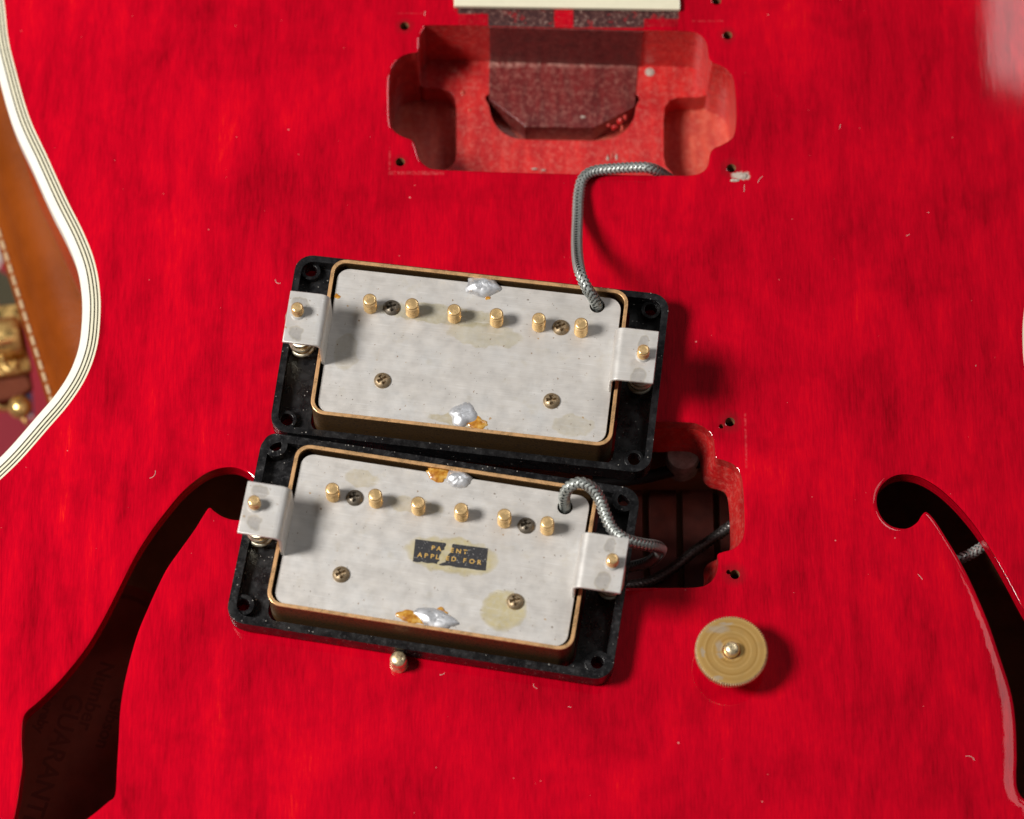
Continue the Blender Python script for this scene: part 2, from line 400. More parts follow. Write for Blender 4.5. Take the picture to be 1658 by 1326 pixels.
def frames(path):
    path = [Vector(p) for p in path]; out = []; up = None
    for i in range(len(path)):
        t = (path[min(i+1, len(path)-1)]-path[max(i-1, 0)]).normalized()
        if up is None: up = t.orthogonal().normalized()
        up = (up-t*up.dot(t)).normalized(); out.append((path[i], t, up, t.cross(up)))
    return out
def resample(path, step):
    d = [0]
    for i in range(1, len(path)): d.append(d[-1]+(path[i]-path[i-1]).length)
    n = max(2, int(d[-1]/step)); out = []; j = 0
    for k in range(n+1):
        s = d[-1]*k/n
        while j < len(d)-2 and d[j+1] < s: j += 1
        out.append(path[j].lerp(path[j+1], (s-d[j])/max(1e-9, d[j+1]-d[j])))
    return out
def tube(path, r, n=10, cap=True):
    fr = frames(path); V, F = [], []
    for i, (p, t, u, b) in enumerate(fr):
        rad = r(i/(len(fr)-1)) if callable(r) else r
        for k in range(n):
            a = 2*math.pi*k/n; V.append(tuple(p+(u*math.cos(a)+b*math.sin(a))*rad))
    for i in range(len(fr)-1):
        for k in range(n):
            q = (k+1) % n; F.append((i*n+k, i*n+q, (i+1)*n+q, (i+1)*n+k))
    if cap: F.append(tuple(reversed(range(n)))); F.append(tuple(range((len(fr)-1)*n, len(fr)*n)))
    return V, F
def braid(path, R=1.15, N=6, pitch=6.4, rs=.21, step=.25):
    pts = resample(path, step); fr = frames(pts); V, F = [], []
    for d in (1, -1):
        for k in range(N):
            base = len(V)
            for i, (p, t, u, b) in enumerate(fr):
                s = i*step; a = d*2*math.pi*s/pitch+2*math.pi*k/N
                rad = R+.17*d*math.cos(math.pi*(k+d*N*s/pitch))
                e = u*math.cos(a)+b*math.sin(a); tg = -u*math.sin(a)+b*math.cos(a)
                c = p+e*rad
                ws = rs*1.9
                V += [tuple(c+tg*ws), tuple(c+e*rs*.6), tuple(c-tg*ws), tuple(c-e*rs*.6)]
            for i in range(len(fr)-1):
                for q in range(4):
                    w_ = (q+1) % 4
                    F.append((base+i*4+q, base+i*4+w_, base+(i+1)*4+w_, base+(i+1)*4+q))
    return V, F
def box(x0, x1, y0, y1, z0, z1): return prism([(x0, y0), (x1, y0), (x1, y1), (x0, y1)], [], z0, z1)
def text(name, body, size, mat, parent, loc, rotz, thick=.0, align='LEFT', sx=1.0):
    c = bpy.data.curves.new(name, 'FONT'); c.body = body; c.size = size*S; c.align_x = align; c.align_y = 'CENTER'; c.offset = thick*S
    c.resolution_u = 3; o = bpy.data.objects.new(name, c); COL.objects.link(o)
    me = bpy.data.meshes.new_from_object(o.evaluated_get(bpy.context.evaluated_depsgraph_get())); bpy.data.objects.remove(o); bpy.data.curves.remove(c)
    me.name = name; me.materials.clear(); me.materials.append(M[mat])
    o = bpy.data.objects.new(name, me); COL.objects.link(o); o.parent = parent; o.location = [k*S for k in loc]; o.rotation_euler.z = rotz; o.scale.x = sx
    return o
def inside(pt, poly):
    x, y = pt; r = False; n = len(poly); j = n-1
    for i in range(n):
        xi, yi = poly[i][0], poly[i][1]; xj, yj = poly[j][0], poly[j][1]
        if (yi > y) != (yj > y) and x < (xj-xi)*(y-yi)/(yj-yi)+xi: r = not r
        j = i
    return r

def blob(cx, cy, rx, ry, h, z0, seed, rough=.35, n=28, m=7, rot=0, pw_=2.6):
    V, F = [(cx, cy, z0+h)], []
    for j in range(1, m+1):
        t = j/m
        for i in range(n):
            a = 2*math.pi*i/n; w_ = Vector((math.cos(a)*1.3+seed*3.1, math.sin(a)*1.3, seed))
            k = 1+rough*noise.noise(w_)+rough*.35*noise.noise(w_*2.3)
            k = 1+(k-1)*t*t
            x, y = rx*t*k*math.cos(a), ry*t*k*math.sin(a)
            z = h*max(0, 1-t**pw_)*(1+.4*noise.noise(Vector((x*.45, y*.45, seed*2)))+.12*noise.noise(Vector((x*1.6, y*1.6, seed*2))))+.04 if j < m else -.05
            V.append((cx+x*math.cos(rot)-y*math.sin(rot), cy+x*math.sin(rot)+y*math.cos(rot), z0+z))
    for i in range(n): F.append((0, 1+i, 1+(i+1) % n))
    for j in range(m-1):
        for i in range(n):
            k = (i+1) % n; F.append((1+j*n+i, 1+(j+1)*n+i, 1+(j+1)*n+k, 1+j*n+k))
    return V, F
# ================================================================== THE GUITAR
guitar = tag(empty('electric_guitar', (0, 0, -47)), 'cherry red hollow guitar body with cream edge binding and two open pickup cavities', 'guitar')
GZ = Vector((0, 0, 47))
def gobj(name, vf, mat, parent=None, **kw):     # part given in world mm
    V = [(v[0], v[1], v[2]+47) for v in vf[0]] if parent is None else vf[0]
    return obj(name, V, vf[1], mat, parent or guitar, **kw)

# --- outlines, traced on the top
z1 = lambda p: zoom(p, 580, 0, 2.438)
neck_px = z1([(300, 97), (700, 104), (1060, 116), (1290, 122), (1345, 134), (1375, 170), (1384, 225), (1400, 246), (1440, 262), (1475, 295), (1487, 350), (1492, 430), (1490, 500), (1478, 542), (1440, 568),
              (1402, 586), (1388, 610), (1384, 640), (1368, 670), (1330, 688), (1250, 692), (1000, 688), (720, 683), (450, 674), (310, 668), (268, 655), (240, 625), (226, 580), (212, 553), (170, 535), (138, 512), (124, 480),
              (121, 400), (122, 310), (134, 260), (165, 224), (205, 208), (234, 203), (240, 180), (243, 140), (262, 108)])
z6 = lambda p: zoom(p, 1000, 640, 2.7615)
half = z6([(-150, 112), (60, 113), (175, 116), (300, 119), (355, 126), (402, 152), (428, 190), (435, 240), (442, 278), (480, 290), (525, 312), (552, 355), (563, 430), (567, 520), (567, 600), (554, 650), (520, 684), (470, 700),
           (447, 712), (450, 750), (440, 800), (410, 838), (360, 857), (250, 860), (60, 860), (-150, 860)])
bridge_half = [PT(*p) for p in half]
fl = zoom([(905, 125), (880, 100), (835, 80), (780, 82), (720, 106), (650, 162), (590, 232), (530, 312), (480, 392), (430, 490), (380, 590), (330, 680), (288, 742), (240, 802), (190, 858), (135, 910), (92, 948), (79, 985),
           (76, 1060), (79, 1130), (70, 1200), (60, 1270), (45, 1340), (20, 1420), (25, 1500), (70, 1560), (140, 1560), (190, 1520), (200, 1460), (205, 1410), (250, 1370), (330, 1310), (380, 1268), (408, 1240), (414, 1150),
           (420, 1050), (425, 950), (434, 880), (446, 820), (466, 740), (491, 660), (520, 590), (551, 520), (591, 440), (640, 370), (690, 300), (722, 248), (742, 223), (760, 236), (795, 257), (845, 266), (895, 245), (925, 200), (922, 155)], 0, 720, 2.189)
fr_ = zoom([(90, 170), (110, 135), (145, 110), (190, 103), (245, 115), (305, 150), (365, 203), (425, 272), (468, 333), (510, 400), (560, 490), (608, 580), (680, 700), (750, 800), (800, 900), (830, 1000), (840, 1100), (845, 1200), (850, 1300), (830, 1400), (770, 1450), (700, 1440), (670, 1380), (660, 1310), (630, 1270),
           (600, 1245), (585, 1215), (581, 1170), (583, 1100), (580, 1000), (570, 910), (550, 830), (520, 740), (490, 650), (458, 570), (418, 480), (376, 400), (330, 325), (292, 266), (264, 238), (248, 247), (228, 276), (190, 296), (140, 287), (106, 258), (88, 215)], 1380, 720, 2.187)
inner_px = [(6, 0), (13, 60), (24, 108), (47, 188), (77, 254), (107, 320), (136, 378), (154, 426), (162, 474), (162, 520), (156, 566), (139, 612), (112, 654), (77, 695), (36, 742), (0, 777), (-60, 830), (-150, 915), (-240, 1020), (-330, 1160), (-400, 1350), (-435, 1600), (-410, 1850), (-310, 2100), (-120, 2330), (200, 2500), (550, 2580), (905, 2600)]
up_px = [(700, -330), (560, -360), (460, -460), (330, -560), (180, -590), (60, -520), (-10, -390), (-38, -250), (-30, -140), (-8, -60)]
left = [PT(*p) for p in up_px+inner_px]
left = [Vector((p.x, p.y)) for p in left]
body = catmull(left+[mirror(p) for p in reversed(left[:-1])], True, 10)
body = ccw(body)
C_neck = catmull([PT(*p).xy for p in neck_px], True, 4)
bh = [p.xy for p in bridge_half]
C_bridge = catmull(bh+[mirror(p) for p in reversed(bh)], True, 4)
C_fl = catmull([PT(*p).xy for p in fl], True, 5)
C_fr = catmull([PT(*p).xy for p in fr_], True, 5)
holes_px = [(655, 42), (1178, 57), (648, 262), (1184, 272), (1182, 683), (1190, 930), (1160, 1)]
holes = []
for u, v in holes_px:
    p = PT(u, v); holes.append(circ(p.x, p.y, 1.15, 14))
small = []
for u, v in ((1168, 690), (1180, 926)):
    p = PT(u, v); small.append(circ(p.x, p.y, .6, 10))
TT = 5.0
def top_plate():
    pts, edges, zs = [], [], {}
    def loop(c, dz):
        s = len(pts); n = len(c)
        for i, p in enumerate(c):
            pts.append(Vector((p[0], p[1]))); zs[s+i] = dz; edges.append((s+i, s+(i+1) % n))
    big = [C_neck, C_bridge, C_fl, C_fr]
    loop(body, 0)
    for c in big: loop(c, -.22); loop(offset(c, .35), -.05); loop(offset(c, .9), 0)
    for c in holes+small: loop(c, -.08); loop(offset(c, .4), 0)
    guard = [offset(c, 1.6) for c in big]+[offset(c, .9) for c in holes+small]
    gb = offset(body, -1.2)
    boxes = [(min(p[0] for p in c), max(p[0] for p in c), min(p[1] for p in c), max(p[1] for p in c)) for c in guard]
    frc = sum((Vector(p) for p in C_fr), Vector((0, 0)))/len(C_fr)
    def fdist(q): return min((p[0]-q[0])**2+(p[1]-q[1])**2 for p in C_fr)**.5
    def dip(x, y):
        if abs(x-frc.x) > 50 or abs(y-frc.y) > 75: return 0
        d = fdist((x, y)); k = max(0, min(1, (-25-y)/45)); am = .12+.26*k; wd = 3.0+4.0*k
        return -am*max(0, 1-d/wd)**2
    x = -215.0
    while x < 235:
        y = -330.0
        while y < 190:
            vis = abs(x) < 135 and abs(y) < 115
            if abs(x-frc.x) < 50 and abs(y-frc.y) < 75:
                for ax in (0, 1.4, 2.7):
                    for ay in (0, 2.0):
                        q = (x+ax+RND.uniform(-.3, .3), y+ay+RND.uniform(-.3, .3))
                        dd = fdist(q)
                        if 1.7 < dd < 9 and not inside(q, C_fr) and inside(q, gb): zs[len(pts)] = 0; pts.append(Vector(q))
            if vis or (int(x/4) % 3 == 0 and int(y/4) % 3 == 0):
                q = (x+RND.uniform(-.5, .5), y+RND.uniform(-.5, .5))
                if inside(q, gb) and not any(b[0] < q[0] < b[1] and b[2] < q[1] < b[3] and inside(q, c) for b, c in zip(boxes, guard)):
                    zs[len(pts)] = 0; pts.append(Vector(q))
            y += 4.0
        x += 4.0
    vo, eo, fo, ov, oe, of = delaunay_2d_cdt(pts, edges, [], 0, 1e-5)
    dz = [min((zs.get(k, 0) for k in o), default=0) for o in ov]
    V = [(p.x, p.y, arch(p.x, p.y)+d+dip(p.x, p.y)) for p, d in zip(vo, dz)]
    cut = big+holes+small; cb = [(min(p[0] for p in c), max(p[0] for p in c), min(p[1] for p in c), max(p[1] for p in c)) for c in cut]
    F = []
    for f in fo:
        c = sum((vo[i] for i in f), Vector((0, 0)))/len(f)
        if not inside(c, body): continue
        if any(b[0] < c.x < b[1] and b[2] < c.y < b[3] and inside(c, k) for b, k in zip(cb, cut)): continue
        a, b_, c_ = [vo[i] for i in f[:3]]
        F.append(tuple(f) if (b_-a).cross(c_-a) > 0 else tuple(reversed(f)))
    return V, F
gobj('top_plate', top_plate(), 'red', smooth=60)
def wall(c, z_top, z_bot, inset=0):           # a hole's wall, facing into the hole
    c = ccw(c); b = offset(c, -inset) if inset else c; n = len(c)
    V = [(p[0], p[1], z_top(p) if callable(z_top) else z_top) for p in c]+[(p[0], p[1], z_bot(p) if callable(z_bot) else z_bot) for p in b]
    return V, [(i, n+i, n+(i+1) % n, (i+1) % n) for i in range(n)]
tz = lambda d: (lambda p: arch(p[0], p[1])+d)
for c in (C_fl, C_fr):
    o = gobj('sound_hole_edge', wall(c, tz(-.22 if c is C_fl else -.7), tz(-TT)), 'red_plain', smooth=60)
for c in holes: gobj('screw_hole', join(wall(c, tz(-.08), tz(-6)), ([(p[0], p[1], arch(*p)-6) for p in c], [tuple(range(len(c)))])), 'holewood', smooth=50)
for c in small: gobj('screw_hole', join(wall(c, tz(-.08), tz(-2)), ([(p[0], p[1], arch(*p)-2) for p in c], [tuple(range(len(c)))])), 'ink', smooth=50)

# --- binding: plies from the wood outwards
plies = [('cream', .50), ('blackply', .34), ('cream', .46), ('blackply', .36), ('cream', .58), ('blackply', .34), ('white', 2.0)]
d0 = 0; broot = None
arr = []
for mname, wd in plies:
    arr.append((mname, d0, d0+wd)); d0 += wd
BW = d0
def ring_strip(a, b, drop_b=0.0, depth=6.5, outer=False):
    ca, cb = offset(body, a) if a else body, offset(body, b); n = len(ca)
    loops = [[(p[0], p[1], arch(*p)-depth) for p in ca], [(p[0], p[1], arch(*p)) for p in ca]]
    if outer:
        cm = offset(body, b-.7); ce = offset(body, b-.2)
        loops += [[(p[0], p[1], arch(*p)-.06) for p in cm], [(p[0], p[1], arch(*p)-.3) for p in ce], [(p[0], p[1], arch(*p)-.9) for p in cb]]
    else: loops += [[(p[0], p[1], arch(*p)) for p in cb]]
    loops += [[(p[0], p[1], arch(*p)-depth) for p in cb]]
    V = [v for l in loops for v in l]; F = []
    for j in range(len(loops)-1):
        for i in range(n):
            k = (i+1) % n; F.append((j*n+i, (j+1)*n+i, (j+1)*n+k, j*n+k))
    return V, F
bind = gobj('binding', ring_strip(arr[-1][1], arr[-1][2], outer=True), 'white', smooth=50)
for mname, a, b in arr[:-1]:
    gobj('binding_ply', [[(v[0], v[1], v[2]+47) for v in q] if i == 0 else q for i, q in enumerate(ring_strip(a, b, depth=1.5))], mname, bind, smooth=40)
side_c = offset(body, BW-.4); n_ = len(side_c)
gobj('side', ([(p[0], p[1], arch(*p)-6.4) for p in side_c]+[(p[0], p[1], -45.5) for p in side_c], [(n_+i, n_+(i+1) % n_, (i+1) % n_, i) for i in range(n_)]), 'red_plain', smooth=50)
gobj('back_plate', prism(side_c, [], -47, -45), 'backwood', smooth=40)
# --- centre block sides inside the hollow body
def gpt(u, v): return (AX+u*math.cos(AR)-v*math.sin(AR), AY+u*math.sin(AR)+v*math.cos(AR))
for s in (-1, 1):
    a, b, c, d = gpt(s*63, 90), gpt(s*63, -330), gpt(s*61, -330), gpt(s*61, 90)
    gobj('center_block_side', prism([a, b, c, d], [], -44.9, -TT-1.5), 'backwood')

# --- neck pickup cavity
ZS, ZP = -19.0, -26.0
gobj('cavity_wall', join(wall(C_neck, -.22, ZP-.2)), 'cavity', smooth=40)
def poly(pts, z): return [P(u, v, z).xy for u, v in pts]
pk_l = poly(z1([(-40, 205), (245, 205), (246, 335), (262, 347), (330, 350), (365, 362), (383, 388), (388, 430), (388, 610), (380, 640), (362, 660), (335, 672), (335, 790), (-40, 790)]), ZS)
pk_r = poly(z1([(1600, 215), (1392, 215), (1378, 290), (1345, 384), (1260, 385), (1228, 396), (1209, 425), (1205, 480), (1206, 620), (1214, 655), (1240, 684), (1240, 800), (1600, 800)]), ZS)
slot = catmull(poly(z1([(515, 370), (517, 420), (532, 475), (565, 518), (610, 542), (660, 550), (800, 553), (930, 555), (1000, 546), (1055, 515), (1085, 470), (1097, 420), (1097, 370), (900, 330), (700, 330)]), ZS), True, 4)
shelf_o = poly(z1([(246, 150), (246, 335), (262, 347), (330, 350), (365, 362), (383, 388), (388, 430), (388, 610), (380, 640), (362, 660), (335, 672), (335, 790),
                   (1240, 800), (1240, 684), (1214, 655), (1206, 620), (1205, 480), (1209, 425), (1228, 396), (1260, 385), (1345, 384), (1374, 376), (1389, 345), (1394, 215), (1394, 150)]), ZS)
gobj('cavity_shelf', prism(shelf_o, [slot], ZP, ZS), 'cavity', smooth=30, bevel=.5)
fl_c = offset(C_neck, 1.0)
gobj('cavity_floor', prism(fl_c, [], ZP-1.5, ZP), 'pocket')
tn = poly(z1([(518, 180), (516, 390), (660, 500), (930, 504), (1092, 420), (1112, 180)]), ZS+.3)
tenon = gobj('neck_tenon', prism(tn, [], ZP+.1, ZS+.3), 'tenon', bevel=.25)
# the sawn tenon shows as a slab in the cavity's far wall
a, b = PT(792, 45), PT(1042, 50)
nw = [p for p in ccw(C_neck) if a.x < p.x < b.x and p.y > 80]
nw.sort(key=lambda p: p.x)
yl = nw[0].y+(a.x-nw[0].x)*-.03; yr = nw[-1].y-.1
gobj('neck_heel', prism([(a.x, yl-.35), (b.x, yr-.35), (b.x, yr+3), (a.x, yl+3)], [], ZS+.2, -.6), 'heel', bevel=.2)
# small plugs in the shelf
for u, v, mm, r in ((733, 112, 'pocket', 1.1), (1052, 117, 'putty', 1.2)):
    p = P(u, v, ZS); gobj('dowel', lathe([(r, ZS-1), (r, ZS+.15), (r*.7, ZS+.3)], 14, p.x, p.y), mm, smooth=40)
for u, v, rx, ry, h, mm, sd in ((995, 206, .9, .7, .9, 'cavity', 1), (1004, 196, .8, .9, 1.1, 'cavity', 2), (986, 203, .6, .5, .7, 'cavity', 3), (1012, 190, .5, .8, .8, 'cavity', 4), (1007, 207, .35, .9, .6, 'pocket', 5),
                             (749, 150, .45, .9, .3, 'pocket', 6), (984, 256, .35, .8, .25, 'putty', 7), (991, 252, .3, .9, .25, 'pocket', 8), (998, 254, .3, .8, .25, 'putty', 9), (944, 190, .8, .35, .3, 'putty', 10), (760, 178, .4, .5, .25, 'pocket', 11), (866, 274, .8, .3, .3, 'putty', 12), (880, 276, .7, .25, .25, 'putty', 13)):
    p = P(u, v, ZS+.1); gobj('wood_chip', blob(p.x, p.y, rx, ry, h, ZS+.05 if not 850 < u < 890 and u != 944 else ZS+.33, sd, .6, 14, 4), mm, smooth=40)
# --- fingerboard end
a, b = P(735, 14), P(1101, 19.5)
fb = lambda x, y: (a.x+(b.x-a.x)*x-(a.y-b.y)/(b.x-a.x)*-y*0, a.y+(b.y-a.y)*x+y)
gobj('fingerboard', prism([fb(0.03, 3.2), fb(.97, 3.2), fb(.97, 95), fb(.03, 95)], [], .15, 1.7), 'ebony', bevel=.3)
gobj('fingerboard_binding', prism([fb(0, 0), fb(1, 0), fb(1, 3.15), fb(0, 3.15)], [], .15, 1.5), 'cream', bevel=.25)
for x0, x1 in ((0, .028), (.972, 1)):
    gobj('fingerboard_binding', prism([fb(x0, 3.2), fb(x1, 3.2), fb(x1, 95), fb(x0, 95)], [], .15, 1.5), 'cream', bevel=.25)
# --- chip of putty by the screw hole
p = PT(1204, 285); gobj('putty_chip', blob(p.x, p.y, 1.1, .9, .35, 0, 3), 'putty', smooth=60)
p = PT(1190, 292); gobj('putty_chip', blob(p.x, p.y, 1.2, .45, .25, 0, 5), 'putty', smooth=60)
p = P(1020, 1300)

# --- bridge pickup cavity
bz = -13.0
gobj('cavity_wall', join(wall(C_bridge, -.22, -4), wall(C_bridge, -4, bz, 2.6)), 'cavity', smooth=60)
cb_in = offset(C_bridge, -2.6)
ys = [p[1] for p in C_bridge]; xs = [p[0] for p in C_bridge]
gobj('cavity_side', wall(offset(C_bridge, 6), bz, -40), 'backwood', smooth=40)
gobj('cavity_lip', prism(offset(C_bridge, 6), [offset(C_bridge, -2.55)], bz-.5, bz, True, True), 'cavity')
xe = [P(u, 860, -36).x for u in (975, 1046, 1101, 1161, 1222)]
for i in range(4):
    gobj('floor_board', prism(rr(xe[i+1]-xe[i]-1.6, 44, .5, (xe[i]+xe[i+1])/2, -26, 3), [], -40, -36), 'board', smooth=40, bevel=.4)
gobj('floor_board', box(min(xs)-4, xe[0]-.6, -48, -4, -40, -36.2), 'board', bevel=.4)
gobj('cavity_floor', box(min(xs)-6, max(xs)+6, min(ys)-6, max(ys)+6, -42, -40.2), 'backwood')
yb = P(1100, 765, -24).y
gobj('cavity_ledge', box(min(xs)-4, max(xs)+4, yb, max(ys)+5.5, -40.1, -24), 'backwood', bevel=.6)

# --- paper label lying inside under the left sound hole
lc = P(118, 1230, -44.9); LR = math.radians(-106)
lab = gobj('paper_label', prism([(lc.x+46*math.cos(a)*math.cos(LR)-27*math.sin(a)*math.sin(LR), lc.y+46*math.cos(a)*math.sin(LR)+27*math.sin(a)*math.cos(LR)) for a in [2*math.pi*i/48 for i in range(48)]], [], -44.95, -44.8), 'paper')
def ellc(k, rx=46, ry=27): return [(lc.x+(rx-k)*math.cos(a)*math.cos(LR)-(ry-k)*math.sin(a)*math.sin(LR), lc.y+(rx-k)*math.cos(a)*math.sin(LR)+(ry-k)*math.sin(a)*math.cos(LR)) for a in [2*math.pi*i/64 for i in range(64)]]
v_, f_ = prism(ellc(2.5), [ellc(3.6)], -44.78, -44.76); gobj('printed_border', ([(v[0], v[1], v[2]+47) for v in v_], f_), 'ink', lab)
for tx, sz, u, v in (('Number', 5.2, 174, 1072), ('GUARANTEED', 6.6, 122, 1124), ('Gibson', 4.6, 192, 1130), ('hereby', 3.6, 84, 1124)):
    p = P(u, v, -44.75); text('printed_text', tx, sz, 'ink', lab, (p.x, p.y, 47-44.75), LR, .12)

# ================================================================== PICKUPS
def phillips(parent, x, y, z, ang, mat):
    n = 22; R, h = 1.95, 1.15; V, F = [], []
    for j in range(n+1):
        for i in range(n+1):
            a, b = 2*i/n-1, 2*j/n-1
            x_, y_ = a*math.sqrt(1-b*b/2)*R, b*math.sqrt(1-a*a/2)*R
            r = math.hypot(x_, y_)/R; zz = h*math.sqrt(max(0, 1-.93*r*r))
            if (abs(x_) < .34 and abs(y_) < 1.2) or (abs(y_) < .34 and abs(x_) < 1.2): zz = .15+.25*r
            V.append((x_, y_, zz))
    for j in range(n):
        for i in range(n): k = j*(n+1)+i; F.append((k, k+1, k+n+2, k+n+1))
    b = [i for i in range(n+1)]+[k*(n+1)+n for k in range(1, n+1)]+[n*(n+1)+i for i in range(n-1, -1, -1)]+[k*(n+1) for k in range(n-1, 0, -1)]
    s = len(V); V += [(V[i][0], V[i][1], -.2) for i in b]
    for i in range(len(b)): k = (i+1) % len(b); F.append((b[i], s+i, s+k, b[k]))
    return obj('plate_screw', V, F, mat, parent, smooth=35, loc=(x, y, z), rotz=ang)
def thread_prof(r, z0, z1, pitch=.62, depth=.14, cham=.3):
    pr = [(r-depth, z0)]; z = z0
    while z < z1-cham-pitch:
        pr += [(r-depth, z+pitch*.15), (r, z+pitch*.5), (r-depth, z+pitch*.95)]; z += pitch
    return pr+[(r-.02, z+.15), (r-.02, z1-.42), (r-.10, z1-.22), (r-.26, z1-.09), (r-.5, z1-.02), (r*.35, z1+.02)]

def grooves(o, rad):                        # darker gold on the thread's groove faces
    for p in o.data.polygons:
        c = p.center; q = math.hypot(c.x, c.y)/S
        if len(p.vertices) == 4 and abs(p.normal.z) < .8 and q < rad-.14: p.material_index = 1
ZR, ZB = 14.5, 13.2         # cover rim, back of the plate
def pickup(centre, rot, ring_z, ring_bot, floor_z, spec):
    root = empty('guitar_pickup', (*centre, 0), rot)
    cr, sr = math.cos(-rot), math.sin(-rot)
    def L(u, v, z):
        p = P(u, v, z); dx, dy = p.x-centre[0], p.y-centre[1]
        return Vector((dx*cr-dy*sr, dx*sr+dy*cr, z))
    # ring
    hs = [L(u, v, ring_z-.8) for u, v in spec['ring_holes']]
    W, H = spec['ring']
    ho = [circ(h.x, h.y, 1.5, 16) for h in hs]
    zr = ring_z if not spec.get('slope') else (lambda x, y: ring_z+spec['slope']*(-y/H))
    oy = spec['off']
    ring = obj('mounting_ring', *join(prism(rr(W, H, 4.2, 0, oy), [rr(71.6, 40.4+2*oy, 3.2, 0, oy)]+ho, ring_bot, floor_z),
               prism(rr(W, H, 4.2, 0, oy), [rr(W-2*spec['wall'], H-2*spec['wall'], 3.0, 0, oy)], floor_z, zr, True, False)), spec['plastic'], root, smooth=35, bevel=.28)
    for h, c, (br, bt) in zip(hs, ho, spec['boss']):
        obj('screw_boss', *prism(circ(h.x, h.y, br, 24), [circ(h.x, h.y, 1.5, 24)], floor_z+.01, bt, True, False), spec['plastic'], ring, smooth=35, bevel=.2)
    # cover shell, open side up
    cw, ch = 70.4, 39.6
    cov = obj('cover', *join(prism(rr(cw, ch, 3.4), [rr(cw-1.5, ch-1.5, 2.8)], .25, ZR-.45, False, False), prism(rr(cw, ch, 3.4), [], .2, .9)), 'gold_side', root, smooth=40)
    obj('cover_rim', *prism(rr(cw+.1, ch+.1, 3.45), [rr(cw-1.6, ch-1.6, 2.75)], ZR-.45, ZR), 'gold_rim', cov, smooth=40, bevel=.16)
    # base plate
    hole = L(*spec['lead_hole'], ZB)
    pl = obj('base_plate', *prism(rr(67.4, 36.9, 3.0, 0, -.35), [circ(hole.x, hole.y, 1.75, 20)], ZB-.9, ZB), spec['nickel'], root, smooth=35, bevel=.3)
    for (u, v), a, mt in spec['screws']:
        q = L(u, v, ZB+.6); phillips(pl, q.x, q.y, ZB, a, mt)
    # legs
    for s, (zf, foot) in zip((-1, 1), spec['feet']):
        q = [L(u, v, zf) for u, v in foot]       # outer top, outer bottom
        xo = (q[0].x+q[1].x)/2; y1, y0 = q[0].y, q[1].y
        xb = s*spec['leg_x'][0 if s < 0 else 1]; r = 2.3
        prof = [(xb, ZB+.02), (xb, zf-r)]+[(xb+s*r*(1-math.cos(a)), zf-r+r*math.sin(a)) for a in [math.pi/2*i/9 for i in range(1, 10)]]+[(xo, zf)]
        th = .8; inner = []
        for i, (x, z) in enumerate(prof):
            if i == 0: inner.append((x+s*th, z))
            elif i == len(prof)-1: inner.append((x, z-th))
            else:
                a, b = prof[i-1], prof[i+1]; dx, dz = b[0]-a[0], b[1]-a[1]; l = math.hypot(dx, dz)
                inner.append((x+(dz/l)*th*s, z-(dx/l)*th*s))
        V, F = [], []; m = len(prof)
        for y in (y0, y1):
            for x, z in prof+inner[::-1]: V.append((x, y, z))
        k = 2*m
        for i in range(k):
            j = (i+1) % k; F.append((i, j, k+j, k+i))
        F += [tuple(reversed(range(k))), tuple(range(k, 2*k))]
        if s > 0: F = [tuple(reversed(f)) for f in F]
        leg = obj('leg', V, F, 'nickel_leg', pl, smooth=35, bevel=.22)
        sc = L(*spec['height'][0 if s < 0 else 1], zf+3.4)
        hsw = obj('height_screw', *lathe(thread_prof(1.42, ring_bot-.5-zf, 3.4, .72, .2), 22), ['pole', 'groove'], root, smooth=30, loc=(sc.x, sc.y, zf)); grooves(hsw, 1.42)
        obj('screw_collar', *lathe([(1.75, zf), (1.75, zf+.25), (1.5, zf+.5)], 18, sc.x, sc.y), 'nickel_leg', leg, smooth=30)
        zz = zf-th-.05; tr = 7
        path = [Vector((sc.x+2.75*math.cos(t*2*math.pi*tr), sc.y+2.75*math.sin(t*2*math.pi*tr), floor_z+.4+(zz-floor_z-.8)*t)) for t in [i/(tr*18) for i in range(tr*18+1)]]
        obj('spring', *tube(path, .42, 6), 'spring', root, smooth=60)
    # pole screws
    for i in range(6):
        x = -24.8+i*9.96
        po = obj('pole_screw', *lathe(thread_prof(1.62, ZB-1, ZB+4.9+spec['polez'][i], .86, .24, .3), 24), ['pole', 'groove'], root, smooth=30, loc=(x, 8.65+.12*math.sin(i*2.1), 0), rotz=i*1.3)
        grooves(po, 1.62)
    for nm, (u, v), rx, ry, h, sd, mt, ro, dz in spec['blobs']:
        q = L(u, v, ZB); obj(nm, *blob(0, 0, rx, ry, h, 0, sd, .55 if nm[0] == 'f' else .36, 44, 12, ro, 3.2), mt, pl, smooth=60, loc=(q.x, q.y, ZB+dz))
    # braided lead
    path = catmull([L(u, v, z) for u, v, z in spec['lead']], False, 14)
    ld = obj('braided_lead', *braid(path), 'braid', root, smooth=50)
    obj('lead_core', *tube(resample(path, .8), 1.0, 10), 'core', ld, smooth=50)
    return root, L, pl

